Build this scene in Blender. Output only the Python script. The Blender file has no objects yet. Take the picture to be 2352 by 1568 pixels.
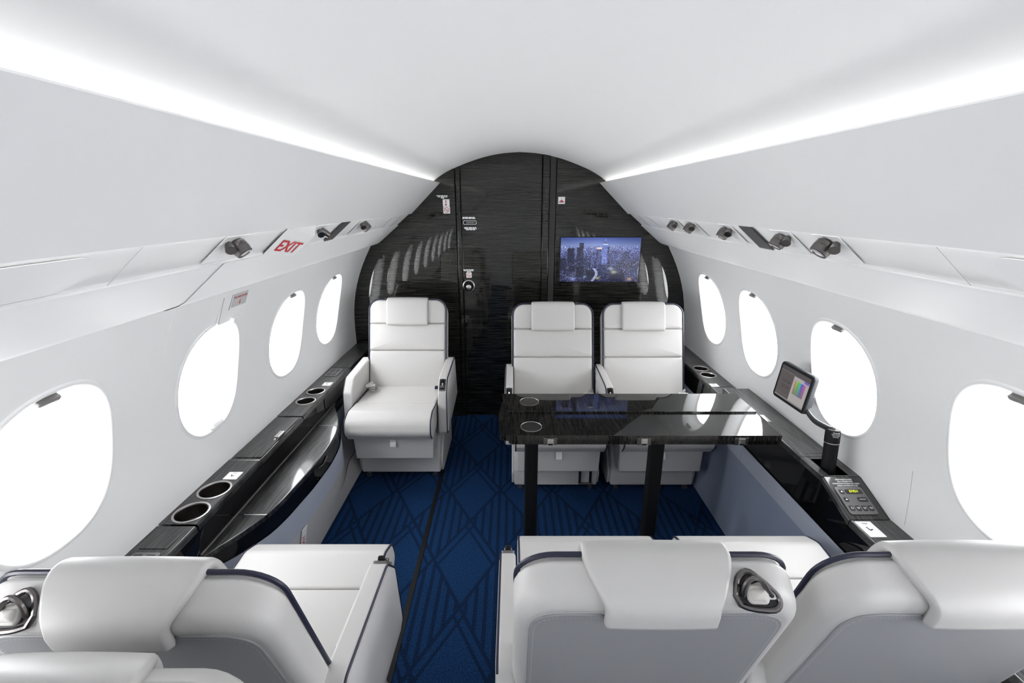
import bpy, bmesh, math, random
import numpy as np
from mathutils import Vector, Matrix
random.seed(7)
rng = np.random.default_rng(11)
SC = bpy.context.scene
COL = SC.collection
R = math.radians

# ------------------------------------------------------------------ camera
cam_d = bpy.data.cameras.new('camera')
cam_d.sensor_width = 36.0
cam_d.lens = 1045.0 / 2352.0 * 36.0
cam_d.clip_start = 0.02
cam = bpy.data.objects.new('camera', cam_d)
cam.location = (-0.0514, 0.0, 1.573)
cam.rotation_euler = (R(90 - 17.076), 0, 0)
COL.objects.link(cam)
SC.camera = cam
# ------------------------------------------------------------------ world, exposure
SKY = 10.0
COVE = 1.6
w = bpy.data.worlds.new('overcast_sky')
SC.world = w
w.use_nodes = True
w.node_tree.nodes['Background'].inputs[0].default_value = (0.965, 0.98, 1.0, 1)
w.node_tree.nodes['Background'].inputs[1].default_value = SKY
vs = SC.view_settings
vs.view_transform = 'Standard'
vs.look = 'None'
vs.gamma = 1.0
vs.use_curve_mapping = False
vs.exposure = 0.72
SC.cycles.max_bounces = 12
SC.cycles.diffuse_bounces = 7
SC.cycles.glossy_bounces = 5
SC.cycles.transparent_max_bounces = 12
SC.cycles.caustics_reflective = False
SC.cycles.caustics_refractive = False
SC.cycles.sample_clamp_indirect = 8.0

D = 3.173          # front bulkhead
YB = -2.6          # rear end of the cabin
WIN_Y = [2.675, 2.147, 1.555, 0.950, 0.355, -0.24, -0.835, -1.43, -2.02]
WIN_Z, WIN_A, WIN_B = 0.955, 0.170, 0.206

# ------------------------------------------------------------------ materials
def srgb(r, g, b):
    f = lambda c: (c / 12.92) if c <= 0.04045 else ((c + 0.055) / 1.055) ** 2.4
    return tuple(f(c / 255.0) for c in (r, g, b))

def mat(name, col, rough=0.5, metal=0.0, coat=0.0, coat_r=0.03, spec=0.5, bump=None, emit=None):
    m = bpy.data.materials.new(name)
    m.use_nodes = True
    nt = m.node_tree
    b = nt.nodes['Principled BSDF']
    b.inputs['Base Color'].default_value = (*col, 1)
    b.inputs['Roughness'].default_value = rough
    b.inputs['Metallic'].default_value = metal
    b.inputs['Coat Weight'].default_value = coat
    b.inputs['Coat Roughness'].default_value = coat_r
    b.inputs['Specular IOR Level'].default_value = spec
    if emit:
        b.inputs['Emission Color'].default_value = (*emit[0], 1)
        b.inputs['Emission Strength'].default_value = emit[1]
    if bump:
        sc, st = bump
        tc = nt.nodes.new('ShaderNodeTexCoord')
        no = nt.nodes.new('ShaderNodeTexNoise')
        no.inputs['Scale'].default_value = sc
        no.inputs['Detail'].default_value = 4
        bp = nt.nodes.new('ShaderNodeBump')
        bp.inputs['Strength'].default_value = st
        bp.inputs['Distance'].default_value = 0.001
        nt.links.new(tc.outputs['Object'], no.inputs['Vector'])
        nt.links.new(no.outputs['Fac'], bp.inputs['Height'])
        nt.links.new(bp.outputs['Normal'], b.inputs['Normal'])
    return m

def veneer(name, scale, rough=0.35, coat=1.0, coat_r=0.02, lo=(0.004, 0.004, 0.0038), hi=(0.045, 0.044, 0.038), rot=(0, 0, 0), spec=0.02):
    m = mat(name, (0.02, 0.02, 0.02), rough, coat=coat, coat_r=coat_r)
    nt = m.node_tree
    b = nt.nodes['Principled BSDF']
    b.inputs['Specular IOR Level'].default_value = spec
    tc = nt.nodes.new('ShaderNodeTexCoord')
    mp = nt.nodes.new('ShaderNodeMapping')
    mp.inputs['Scale'].default_value = scale
    mp.inputs['Rotation'].default_value = rot
    n1 = nt.nodes.new('ShaderNodeTexNoise')
    n1.inputs['Scale'].default_value = 1.0
    n1.inputs['Detail'].default_value = 8
    n1.inputs['Roughness'].default_value = 0.7
    n1.inputs['Distortion'].default_value = 0.3
    rp = nt.nodes.new('ShaderNodeValToRGB')
    rp.color_ramp.elements[0].position = 0.42
    rp.color_ramp.elements[0].color = (*lo, 1)
    rp.color_ramp.elements[1].position = 0.68
    rp.color_ramp.elements[1].color = (*hi, 1)
    nt.links.new(tc.outputs['Object'], mp.inputs['Vector'])
    nt.links.new(mp.outputs['Vector'], n1.inputs['Vector'])
    nt.links.new(n1.outputs['Fac'], rp.inputs['Fac'])
    nt.links.new(rp.outputs['Color'], b.inputs['Base Color'])
    return m

M = {}
M['wall'] = mat('white_wall_panel', (0.89, 0.89, 0.89), 0.45, bump=(900, 0.04))
M['ceiling'] = mat('white_headliner', (0.93, 0.93, 0.925), 0.6)
M['psu'] = mat('white_service_strip', (0.87, 0.87, 0.865), 0.4)
M['plastic'] = mat('white_plastic', (0.88, 0.88, 0.88), 0.3)
M['leather'] = mat('white_leather', (0.545, 0.533, 0.52), 0.42, bump=(700, 0.10))
M['leather2'] = mat('pale_grey_leather', (0.55, 0.54, 0.54), 0.45, bump=(700, 0.10))
M['grey'] = mat('grey_leather', (0.29, 0.29, 0.30), 0.5, bump=(600, 0.12))
M['navy'] = mat('navy_piping', (0.012, 0.013, 0.035), 0.45)
M['band'] = mat('blue_grey_leather_band', (0.40, 0.43, 0.52), 0.38, bump=(500, 0.10))
M['sidegrey'] = mat('grey_side_panel', (0.24, 0.28, 0.38), 0.55, bump=(500, 0.10))
M['black'] = mat('black_gloss', (0.004, 0.004, 0.0045), 0.4, coat=1.0, spec=0.02)
M['matblack'] = mat('black_matte', (0.006, 0.006, 0.007), 0.55, spec=0.25)
M['tab'] = mat('shade_tab_metal', (0.30, 0.29, 0.28), 0.35, metal=0.6)
M['gun'] = mat('gunmetal', (0.17, 0.16, 0.155), 0.3, metal=1.0)
M['steel'] = mat('brushed_steel', (0.55, 0.53, 0.52), 0.28, metal=1.0)
M['dgrey'] = mat('dark_grey_grille', (0.06, 0.058, 0.06), 0.6)
M['strip'] = mat('dark_textured_leather', (0.02, 0.0195, 0.018), 0.5, bump=(300, 0.5))
M['red'] = mat('red_print', srgb(205, 45, 50), 0.5)
M['dred'] = mat('dark_red_print', srgb(175, 30, 60), 0.5)
M['whitep'] = mat('white_print', (0.85, 0.85, 0.85), 0.5)
M['blackp'] = mat('black_print', (0.02, 0.02, 0.02), 0.5)
M['belt'] = mat('belt_webbing', (0.55, 0.53, 0.50), 0.7)
M['case'] = mat('dark_grey_case', (0.045, 0.048, 0.052), 0.5, spec=0.3)
M['lens'] = mat('lamp_lens', (0.5, 0.5, 0.5), 0.15)
M['panelgrey'] = mat('control_grey', (0.16, 0.155, 0.155), 0.4, metal=0.3)
M['key'] = mat('control_key', (0.025, 0.025, 0.028), 0.35)
M['segment'] = mat('segment_digits', (0.5, 0.6, 0.02), 0.4, emit=((0.75, 0.85, 0.03), 0.5))
M['vbulk'] = veneer('black_veneer_bulkhead', (5, 5, 210), lo=(0.001, 0.001, 0.0009), hi=(0.045, 0.044, 0.038))
M['vledge'] = veneer('charcoal_veneer_ledge', (170, 9, 9), rough=0.4, coat=0.8, coat_r=0.08, hi=(0.07, 0.07, 0.07), spec=0.3)
M['vtable'] = veneer('black_veneer_table', (190, 11, 11), rot=(0, 0, R(8)), lo=(0.001, 0.001, 0.0009), hi=(0.030, 0.029, 0.026))
M['vtable'].node_tree.nodes['Principled BSDF'].inputs['Coat IOR'].default_value = 1.5
M['cove'] = mat('cove_lamp', (1, 1, 1), 0.5, emit=((1.0, 0.985, 0.96), COVE))

# thin window pane: clear sheet with a faint reflection
m = bpy.data.materials.new('window_pane'); m.use_nodes = True
nt = m.node_tree; nt.nodes.clear()
o_ = nt.nodes.new('ShaderNodeOutputMaterial'); mx = nt.nodes.new('ShaderNodeMixShader')
tr = nt.nodes.new('ShaderNodeBsdfTransparent'); gl = nt.nodes.new('ShaderNodeBsdfGlossy')
gl.inputs['Roughness'].default_value = 0.03
mx.inputs[0].default_value = 0.06
nt.links.new(tr.outputs[0], mx.inputs[1]); nt.links.new(gl.outputs[0], mx.inputs[2]); nt.links.new(mx.outputs[0], o_.inputs[0])
M['pane'] = m

# picture on a lit screen: colours held per vertex
def screen_mat(name, strength):
    m = bpy.data.materials.new(name); m.use_nodes = True
    nt = m.node_tree; b = nt.nodes['Principled BSDF']
    at = nt.nodes.new('ShaderNodeAttribute'); at.attribute_name = 'picture'
    b.inputs['Base Color'].default_value = (0.01, 0.01, 0.01, 1)
    b.inputs['Roughness'].default_value = 0.15
    nt.links.new(at.outputs['Color'], b.inputs['Emission Color'])
    b.inputs['Emission Strength'].default_value = strength
    return m
M['tv'] = screen_mat('television_picture', 0.60)
M['tablet'] = screen_mat('tablet_picture', 0.38)

# carpet
def carpet():
    m = bpy.data.materials.new('blue_carpet'); m.use_nodes = True
    nt = m.node_tree; b = nt.nodes['Principled BSDF']
    b.inputs['Roughness'].default_value = 0.95
    b.inputs['Specular IOR Level'].default_value = 0.1
    tc = nt.nodes.new('ShaderNodeTexCoord')
    sx = nt.nodes.new('ShaderNodeSeparateXYZ')
    nt.links.new(tc.outputs['Object'], sx.inputs[0])
    def mth(op, a, b_=0.0):
        n = nt.nodes.new('ShaderNodeMath'); n.operation = op
        for i, v in enumerate((a, b_)):
            if hasattr(v, 'links'): nt.links.new(v, n.inputs[i])
            else: n.inputs[i].default_value = v
        return n.outputs[0]
    X, Y = sx.outputs[0], sx.outputs[1]
    def lin(ax, ay, off=0.0): return mth('ADD', mth('ADD', mth('MULTIPLY', X, ax), mth('MULTIPLY', Y, ay)), off)
    def line(v, half):      # 1 on a line where v crosses an integer
        fr = mth('FRACT', v)
        return mth('LESS_THAN', mth('MINIMUM', fr, mth('SUBTRACT', 1.0, fr)), half)
    d1 = lin(3.4, 1.9, 0.15)
    d2 = lin(-3.4, 1.9, 0.35)
    cell = mth('MODULO', mth('ADD', mth('FLOOR', d1), mth('ADD', mth('FLOOR', d2), 40.0)), 2.0)
    cell = mth('GREATER_THAN', cell, 0.5)
    bars = mth('MULTIPLY', line(mth('MULTIPLY', X, 25.0), 0.2), cell)
    lines = mth('MAXIMUM', mth('MAXIMUM', line(d1, 0.03), line(d2, 0.03)), bars)
    inner = mth('MULTIPLY', mth('MAXIMUM', line(mth('ADD', d1, 0.14), 0.025), line(mth('ADD', d2, 0.14), 0.025)), mth('SUBTRACT', 1.0, cell))
    lines = mth('MAXIMUM', lines, inner)
    no = nt.nodes.new('ShaderNodeTexNoise'); no.inputs['Scale'].default_value = 170; no.inputs['Detail'].default_value = 5; no.inputs['Roughness'].default_value = 0.75
    nt.links.new(tc.outputs['Object'], no.inputs['Vector'])
    rp = nt.nodes.new('ShaderNodeValToRGB')
    rp.color_ramp.elements[0].position = 0.36; rp.color_ramp.elements[0].color = (0.003, 0.014, 0.045, 1)
    rp.color_ramp.elements[1].position = 0.66; rp.color_ramp.elements[1].color = (0.014, 0.058, 0.165, 1)
    nt.links.new(no.outputs['Fac'], rp.inputs['Fac'])
    mixn = nt.nodes.new('ShaderNodeMix'); mixn.data_type = 'RGBA'
    nt.links.new(mth('MULTIPLY', lines, 0.58), mixn.inputs[0])
    nt.links.new(rp.outputs['Color'], mixn.inputs[6])
    mixn.inputs[7].default_value = (0.003, 0.007, 0.02, 1)
    nt.links.new(mixn.outputs[2], b.inputs['Base Color'])
    bp = nt.nodes.new('ShaderNodeBump'); bp.inputs['Strength'].default_value = 0.6; bp.inputs['Distance'].default_value = 0.003
    hgt = mth('SUBTRACT', no.outputs['Fac'], mth('MULTIPLY', lines, 0.5))
    nt.links.new(hgt, bp.inputs['Height']); nt.links.new(bp.outputs['Normal'], b.inputs['Normal'])
    return m
M['carpet'] = carpet()

# ------------------------------------------------------------------ mesh helpers
def O(name, vf, m, parent=None, smooth=40, kind=None, label=None):
    verts, faces = vf
    me = bpy.data.meshes.new(name)
    me.from_pydata([tuple(v) for v in verts], [], faces)
    me.validate()
    bm = bmesh.new(); bm.from_mesh(me)
    bmesh.ops.recalc_face_normals(bm, faces=bm.faces)
    bm.to_mesh(me); bm.free()
    if smooth:
        me.polygons.foreach_set('use_smooth', [True] * len(me.polygons))
        me.set_sharp_from_angle(angle=R(smooth))
    me.materials.append(M[m] if isinstance(m, str) else m)
    ob = bpy.data.objects.new(name, me)
    COL.objects.link(ob)
    if smooth:
        wn_ = ob.modifiers.new('weighted_normals', 'WEIGHTED_NORMAL'); wn_.keep_sharp = True
    if parent is not None: ob.parent = parent
    if kind: ob['kind'] = kind
    if label: ob['label'] = label
    return ob

def thing(name, label, cat, loc=(0, 0, 0), rotz=0.0, group=None):
    e = bpy.data.objects.new(name, None)
    e.empty_display_size = 0.1
    COL.objects.link(e)
    e.location = loc; e.rotation_euler = (0, 0, rotz)
    e['label'] = label; e['category'] = cat
    if group: e['group'] = group
    return e

def tag(ob, label, cat, group=None):
    ob['label'] = label; ob['category'] = cat
    if group: ob['group'] = group
    return ob

def cat_(*parts):
    V, F = [], []
    for v, f in parts:
        n = len(V); V += list(v); F += [[i + n for i in q] for q in f]
    return V, F

def xf(vf, fn):
    return [fn(*p) for p in vf[0]], vf[1]

def box(x0, x1, y0, y1, z0, z1):
    v = [(x, y, z) for x in (x0, x1) for y in (y0, y1) for z in (z0, z1)]
    return v, [[0, 1, 3, 2], [4, 6, 7, 5], [0, 4, 5, 1], [2, 3, 7, 6], [0, 2, 6, 4], [1, 5, 7, 3]]

def area2(o):
    return sum(o[i][0] * o[(i + 1) % len(o)][1] - o[(i + 1) % len(o)][0] * o[i][1] for i in range(len(o)))

def inset(o, d):
    if d == 0: return list(o)
    n = len(o); s = 1 if area2(o) > 0 else -1
    out = []
    for i in range(n):
        a, b, c = o[i - 1], o[i], o[(i + 1) % n]
        e1 = (b[0] - a[0], b[1] - a[1]); e2 = (c[0] - b[0], c[1] - b[1])
        l1 = math.hypot(*e1) or 1e-9; l2 = math.hypot(*e2) or 1e-9
        n1 = (-e1[1] / l1 * s, e1[0] / l1 * s); n2 = (-e2[1] / l2 * s, e2[0] / l2 * s)
        k = 1 + n1[0] * n2[0] + n1[1] * n2[1]
        k = max(k, 0.5)
        out.append((b[0] + d * (n1[0] + n2[0]) / k, b[1] + d * (n1[1] + n2[1]) / k))
    return out

def loft(rings, closed=True, cap0=True, cap1=True):
    n = len(rings[0]); V = [p for r in rings for p in r]; F = []
    for k in range(len(rings) - 1):
        for i in range(n if closed else n - 1):
            j = (i + 1) % n
            F.append([k * n + i, k * n + j, (k + 1) * n + j, (k + 1) * n + i])
    if cap0: F.append(list(range(n))[::-1])
    if cap1: F.append([(len(rings) - 1) * n + i for i in range(n)])
    return V, F

def prism(o, fn, d0, d1, r=0.006, seg=3, puff0=0.0, puff1=0.0, r0=None, r1=None):
    """outline o in (u,v), swept along d from d0 to d1 with rounded rims; fn(u,v,d)->xyz; puffN domes a cap outward"""
    r0 = r if r0 is None else r0; r1 = r if r1 is None else r1
    sg = 1 if d1 > d0 else -1
    rings = []
    def dome(ol, d, puff, s):
        cx = sum(p[0] for p in ol) / len(ol); cy = sum(p[1] for p in ol) / len(ol)
        out = []
        for k in (0.1, 0.3, 0.5, 0.7, 0.85, 0.95):
            out.append([(cx + (p[0] - cx) * k, cy + (p[1] - cy) * k, d + s * puff * (1 - k ** 3)) for p in ol])
        return out
    a0 = inset(o, r0); a1 = inset(o, r1)
    if puff0: rings += dome(a0, d0, puff0, -sg)
    for i in range(seg + 1):
        a = i / seg * math.pi / 2
        rings.append([(u, v, d0 + sg * r0 * (1 - math.cos(a))) for u, v in inset(o, r0 * (1 - math.sin(a)))])
    for i in range(seg, -1, -1):
        a = i / seg * math.pi / 2
        rings.append([(u, v, d1 - sg * r1 * (1 - math.cos(a))) for u, v in inset(o, r1 * (1 - math.sin(a)))])
    if puff1: rings += dome(a1, d1, puff1, sg)[::-1]
    return loft([[fn(*p) for p in rg] for rg in rings])

def rrect(x0, x1, y0, y1, r=0.01, n=5, rs=None):
    rs = rs or (r, r, r, r)     # BL BR TR TL
    out = []
    for (cx, cy, a0, rr) in ((x0 + rs[0], y0 + rs[0], 180, rs[0]), (x1 - rs[1], y0 + rs[1], 270, rs[1]), (x1 - rs[2], y1 - rs[2], 0, rs[2]), (x0 + rs[3], y1 - rs[3], 90, rs[3])):
        for i in range(n + 1):
            a = R(a0 + 90 * i / n)
            out.append((cx + rr * math.cos(a), cy + rr * math.sin(a)))
    return out

def fillet(pts, n=5):
    """polyline of (u, v, radius): round each corner"""
    out = []
    N = len(pts)
    for i in range(N):
        p = Vector(pts[i][:2]); r = pts[i][2]
        if r <= 0: out.append(tuple(p)); continue
        a = (Vector(pts[i - 1][:2]) - p).normalized(); b = (Vector(pts[(i + 1) % N][:2]) - p).normalized()
        ang = a.angle(b); t = r / math.tan(ang / 2)
        s, e = p + a * t, p + b * t
        for k in range(n + 1):
            q = k / n
            out.append(tuple((1 - q) ** 2 * s + 2 * q * (1 - q) * p + q * q * e))
    return out

def circle(r, n=24, cx=0, cy=0):
    return [(cx + r * math.cos(2 * math.pi * i / n), cy + r * math.sin(2 * math.pi * i / n)) for i in range(n)]

def tube(path, r, n=8, closed=False, flat=None):
    P = [Vector(p) for p in path]; m_ = len(P); rings = []
    up = None
    for i in range(m_):
        if closed: t = P[(i + 1) % m_] - P[i - 1]
        else: t = P[min(i + 1, m_ - 1)] - P[max(i - 1, 0)]
        t.normalize()
        if up is None: up = t.orthogonal().normalized()
        up = (up - t * up.dot(t)); up.normalize()
        sd = t.cross(up)
        rr = r[i] if isinstance(r, (list, tuple)) else r
        rings.append([tuple(P[i] + up * (rr * math.cos(2 * math.pi * k / n)) + sd * (rr * (flat or 1) * math.sin(2 * math.pi * k / n))) for k in range(n)])
    if closed:
        rings.append(rings[0])
        return loft(rings, cap0=False, cap1=False)
    return loft(rings)

def smoothpath(pts, n=6):
    """Catmull-Rom through points"""
    P = [Vector(p) for p in pts]; out = []
    for i in range(len(P) - 1):
        p0, p1, p2, p3 = P[max(i - 1, 0)], P[i], P[i + 1], P[min(i + 2, len(P) - 1)]
        for k in range(n):
            t = k / n
            out.append(tuple(0.5 * ((2 * p1) + (p2 - p0) * t + (2 * p0 - 5 * p1 + 4 * p2 - p3) * t * t + (3 * p1 - p0 - 3 * p2 + p3) * t ** 3)))
    out.append(tuple(P[-1]))
    return out

def cyl(p0, p1, r0, r1=None, n=20):
    r1 = r0 if r1 is None else r1
    a, b = Vector(p0), Vector(p1); t = (b - a).normalized(); u = t.orthogonal().normalized(); s = t.cross(u)
    return loft([[tuple(c + u * (rr * math.cos(2 * math.pi * k / n)) + s * (rr * math.sin(2 * math.pi * k / n))) for k in range(n)] for c, rr in ((a, r0), (b, r1))])

def lathe(prof, p, ax, n=24, cap=True):
    """prof: list of (radius, height along ax) from point p"""
    a = Vector(p); t = Vector(ax).normalized(); u = t.orthogonal().normalized(); s = t.cross(u)
    return loft([[tuple(a + t * h + u * (rr * math.cos(2 * math.pi * k / n)) + s * (rr * math.sin(2 * math.pi * k / n))) for k in range(n)] for rr, h in prof], cap0=cap, cap1=cap)

_font = {}
def text(body, size, bold=0.0):
    """letters in the XY plane, centred"""
    key = (body, size, bold)
    if key not in _font:
        cu = bpy.data.curves.new('lettering', 'FONT'); cu.body = body; cu.size = size
        cu.align_x = 'CENTER'; cu.align_y = 'CENTER'; cu.offset = bold; cu.resolution_u = 2
        ob = bpy.data.objects.new('lettering', cu); COL.objects.link(ob)
        me = bpy.data.meshes.new_from_object(ob.evaluated_get(bpy.context.evaluated_depsgraph_get()))
        _font[key] = ([tuple(v.co) for v in me.vertices], [list(p.vertices) for p in me.polygons])
        bpy.data.objects.remove(ob); bpy.data.curves.remove(cu); bpy.data.meshes.remove(me)
    return _font[key]

def on(origin, xd, yd, lift=0.0):
    """maps (x, y, z) onto a plane given by an origin and two directions"""
    o = Vector(origin); X_ = Vector(xd).normalized(); Y_ = Vector(yd).normalized(); Z_ = X_.cross(Y_).normalized()
    return lambda x, y, z=0.0: tuple(o + X_ * x + Y_ * y + Z_ * (z + lift))

def lettering(name, body, size, frame, m, parent, bold=0.0):
    return O(name, xf(text(body, size, bold), frame), m, parent, smooth=0)

def ticks(rows, w, h, gap, frame, seed):
    """rows of tiny word-long bars: print too small to read"""
    rr = random.Random(seed); parts = []
    for k, frac in enumerate(rows):
        y = -k * gap; x = -w * frac / 2; end = w * frac / 2
        while x < end - h:
            l = min(rr.uniform(1.5, 5.0) * h, end - x)
            parts.append(xf(box(x, x + l, y - h / 2, y + h / 2, 0, 0.0004), frame)); x += l + 0.55 * h
    return cat_(*parts)

# ------------------------------------------------------------------ cabin profile
PROF = [(1.185, 0.55), (1.186, 0.613), (1.185, 0.70), (1.180, 0.807), (1.166, 0.918), (1.147, 0.996), (1.116, 1.084), (1.071, 1.191), (1.018, 1.286)]
_z = np.array([p[1] for p in PROF]); _c = np.polyfit(_z, np.array([p[0] for p in PROF]), 4)
def wx(z): return float(np.polyval(_c, z))

def strip(prof, sgn, y0, y1, ny=2):
    rows = [[(sgn * x, y0 + (y1 - y0) * k / ny, z) for x, z in prof] for k in range(ny + 1)]
    return loft(rows, closed=False, cap0=False, cap1=False)

floor = O('floor', box(-1.2, 1.2, YB, D + 0.02, -0.06, 0.0), 'carpet', kind='structure', smooth=0)
arch = []
half = [(0.0, 1.880), (0.11, 1.873), (0.22, 1.853), (0.323, 1.823), (0.424, 1.785), (0.47, 1.764), (0.53, 1.730), (0.565, 1.702), (0.59, 1.675), (0.605, 1.655)]
half = [(p[0], p[2]) for p in smoothpath([(x, 0, z) for x, z in half], 5)]
arch = [(-x, z) for x, z in half[::-1]] + half[1:]
O('ceiling', strip(arch, 1, YB, D + 0.02), 'ceiling', kind='structure', smooth=60)

UP = [(0.62, 1.652), (0.575, 1.665), (0.540, 1.682), (0.531, 1.691), (0.528, 1.693), (0.5275, 1.690), (0.727, 1.495), (0.7335, 1.4965)]
def psu(Y, t, sgn, off=0.0):
    x = 0.735 + (0.826 - 0.735) * t; z = 1.495 + (1.418 - 1.495) * t
    return (sgn * (x - 0.646 * off), Y, z - 0.763 * off)
VAL = [(0.822, 1.423), (0.8255, 1.4165), (0.845, 1.400), (0.905, 1.350), (0.955, 1.308), (0.972, 1.2985), (1.010, 1.286), (1.030, 1.282)]
SIDES = ((-1, 'left'), (1, 'right'))
trims = {}
for i, (sg, nm) in enumerate(SIDES):
    O('trim_%d' % (1 + i), strip(UP, sg, YB, D + 0.02), 'wall', kind='structure', label='white upper side panel under the %s light cove' % nm)
    trims[sg] = O('trim_%d' % (3 + i), strip([(0.732, 1.4985), (0.7365, 1.4995), (0.8255, 1.4245), (0.8225, 1.4165)], sg, YB, D + 0.02), 'psu', kind='structure', label='white passenger service strip on the %s side' % nm, smooth=30)
    O('trim_%d' % (5 + i), strip(VAL, sg, YB, D + 0.02), 'wall', kind='structure', label='white valance above the %s windows' % nm, smooth=50)
    # cove lamp behind the lip
    cl = O('cove_light', strip([(0.562, 1.672), (0.580, 1.666)], sg, YB + 0.05, D - 0.02), 'cove', smooth=0)
    tag(cl, 'long concealed light strip in the %s ceiling cove' % nm, 'light strip', 'cove lights')

# ------------------------------------------------------------------ side walls with window openings
NS = 64
def outline(yc, k=1.0, grow=0.0, n=2.35):
    pts = []
    for i in range(NS):
        a = 2 * math.pi * i / NS; c, s = math.cos(a), math.sin(a)
        pts.append((yc + (WIN_A * k + grow) * math.copysign(abs(c) ** (2 / n), c), WIN_Z + (WIN_B * k + grow) * math.copysign(abs(s) ** (2 / n), s)))
    return pts

def rect_pts(yc, y0, y1, z0, z1):
    pts = []
    for i in range(NS):
        a = 2 * math.pi * i / NS; c, s = math.cos(a), math.sin(a)
        c *= WIN_A; s *= WIN_B
        t = min([((y1 if c > 0 else y0) - yc) / c if abs(c) > 1e-9 else 1e9, ((z1 if s > 0 else z0) - WIN_Z) / s if abs(s) > 1e-9 else 1e9])
        pts.append([yc + c * t, WIN_Z + s * t])
    for cy in (y0, y1):
        for cz in (z0, z1):
            k = min(range(NS), key=lambda q: (pts[q][0] - cy) ** 2 + (pts[q][1] - cz) ** 2); pts[k] = [cy, cz]
    return [tuple(p) for p in pts]

ZW0, ZW1 = 0.55, 1.286
nwin = 0
for sg, nm in SIDES:
    edges = [D + 0.02] + [(WIN_Y[i] + WIN_Y[i + 1]) / 2 for i in range(len(WIN_Y) - 1)] + [YB]
    P3 = lambda p, off=0.0: (sg * (wx(p[1]) + off), p[0], p[1])
    parts = []
    for i, yc in enumerate(WIN_Y):
        A = outline(yc, 1.0, 0.014); B = rect_pts(yc, edges[i + 1], edges[i], ZW0, ZW1)
        rings = [[P3((a[0] + (b[0] - a[0]) * t, a[1] + (b[1] - a[1]) * t)) for a, b in zip(A, B)] for t in (0, 0.12, 0.3, 0.5, 0.75, 1.0)]
        parts.append(loft(rings, cap0=False, cap1=False))
        nwin += 1
        rv = [(1.0, 0.014, 0.0), (1.0, 0.010, -0.0035), (1.0, 0.004, -0.0045), (1.0, 0.0, -0.002), (0.980, 0, 0.005), (0.945, 0, 0.018), (0.90, 0, 0.040), (0.87, 0, 0.054), (0.84, 0, 0.060), (0.80, 0, 0.066)]
        wn = O('window_%d' % nwin, loft([[P3(p, off) for p in outline(yc, k, g)] for k, g, off in rv], cap0=False, cap1=False), 'plastic', kind='structure', smooth=70)
        pr = [[P3(p, 0.062) for p in outline(yc, k)] for k in (0.84, 0.6, 0.3, 0.05)]
        O('pane', loft(pr, cap0=False), 'pane', wn)
        # pull tab of the shade
        if not (sg < 0 and i == 2):
            zt = WIN_Z + WIN_B * 0.965
            fr = on((sg * (wx(zt) + 0.012), yc - 0.01, zt - 0.006), (0, -sg, 0), (-sg * 0.8, 0, -0.6))
            O('shade_tab', prism(rrect(-0.026, 0.026, -0.012, 0.012, 0.005, 3), fr, -0.006, 0.005, 0.002, 2), 'tab', wn)
        else:
            zt = WIN_Z - WIN_B * 0.97
            fr = on((sg * (wx(zt) + 0.004), yc + 0.015, zt + 0.006), (0, 1, 0), (-1 * sg, 0, 0.3))
            O('shade_tab', prism(rrect(-0.032, 0.032, -0.012, 0.016, 0.004, 3), fr, -0.008, 0.008, 0.003, 2), 'plastic', wn)
        # daylight portal in the opening
        ld = bpy.data.lights.new('daylight_portal', 'AREA'); ld.shape = 'RECTANGLE'; ld.size = 0.40; ld.size_y = 0.48
        ld.cycles.is_portal = True
        lo = bpy.data.objects.new('daylight_portal', ld); COL.objects.link(lo)
        lo.location = (sg * (wx(WIN_Z) + 0.075), yc, WIN_Z)
        lo.rotation_euler = Matrix(((0, 0, sg), (sg, 0, 0), (0, 1, 0))).to_euler()
    parts.append(strip([(1.20, -0.05), (1.20, 0.552), (1.18, 0.552)], sg, YB, D + 0.02))
    O('wall_' + nm, cat_(*parts), 'wall', kind='structure', smooth=60)

# ------------------------------------------------------------------ front bulkhead with door, rear wall
def slab(x0, x1, z0, z1, y0, y1, r=0.004, seg=2):
    return prism([(x0, z0), (x1, z0), (x1, z1), (x0, z1)], lambda u, v, d: (u, d, v), y0, y1, r, seg)
wf = O('wall_front', box(-1.25, 1.25, D + 0.03, D + 0.06, -0.05, 2.0), 'matblack', kind='structure', smooth=0)
O('left_panel', slab(-1.24, -0.430, 0, 1.98, D, D + 0.03), 'vbulk', wf)
O('right_panel', slab(0.243, 1.24, 0, 1.98, D, D + 0.03), 'vbulk', wf)
O('door_jamb', slab(-0.426, -0.396, 0, 1.98, D + 0.004, D + 0.03), 'vbulk', wf)
O('door_post', slab(0.152, 0.196, 0, 1.98, D - 0.006, D + 0.03), 'vbulk', wf)
O('textured_strip', slab(0.199, 0.240, 0, 1.98, D + 0.002, D + 0.03), 'strip', wf)
dr = O('door_1', slab(-0.392, 0.148, 0.01, 1.98, D + 0.006, D + 0.03), 'vbulk', kind='structure')
FB = lambda x, z, y=D: on((x, y, z), (1, 0, 0), (0, 0, 1))
# round latch
k = lathe([(0.036, 0.0), (0.042, 0.006), (0.042, 0.012), (0.036, 0.014), (0.034, 0.008), (0.033, 0.003)], (-0.355, D + 0.006, 1.008), (0, -1, 0), 32, cap=False)
kn = O('latch_ring', k, 'steel', dr)
O('latch_cup', lathe([(0.0345, 0.0), (0.0345, 0.002), (0.001, 0.002)], (-0.355, D + 0.006, 1.008), (0, -1, 0), 28), 'matblack', kn)
O('latch_knob', lathe([(0.018, 0), (0.021, 0.012), (0.018, 0.020), (0.010, 0.023), (0.002, 0.0235)], (-0.355, D + 0.004, 1.000), (0, -1, 0), 28), 'steel', kn)
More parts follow.
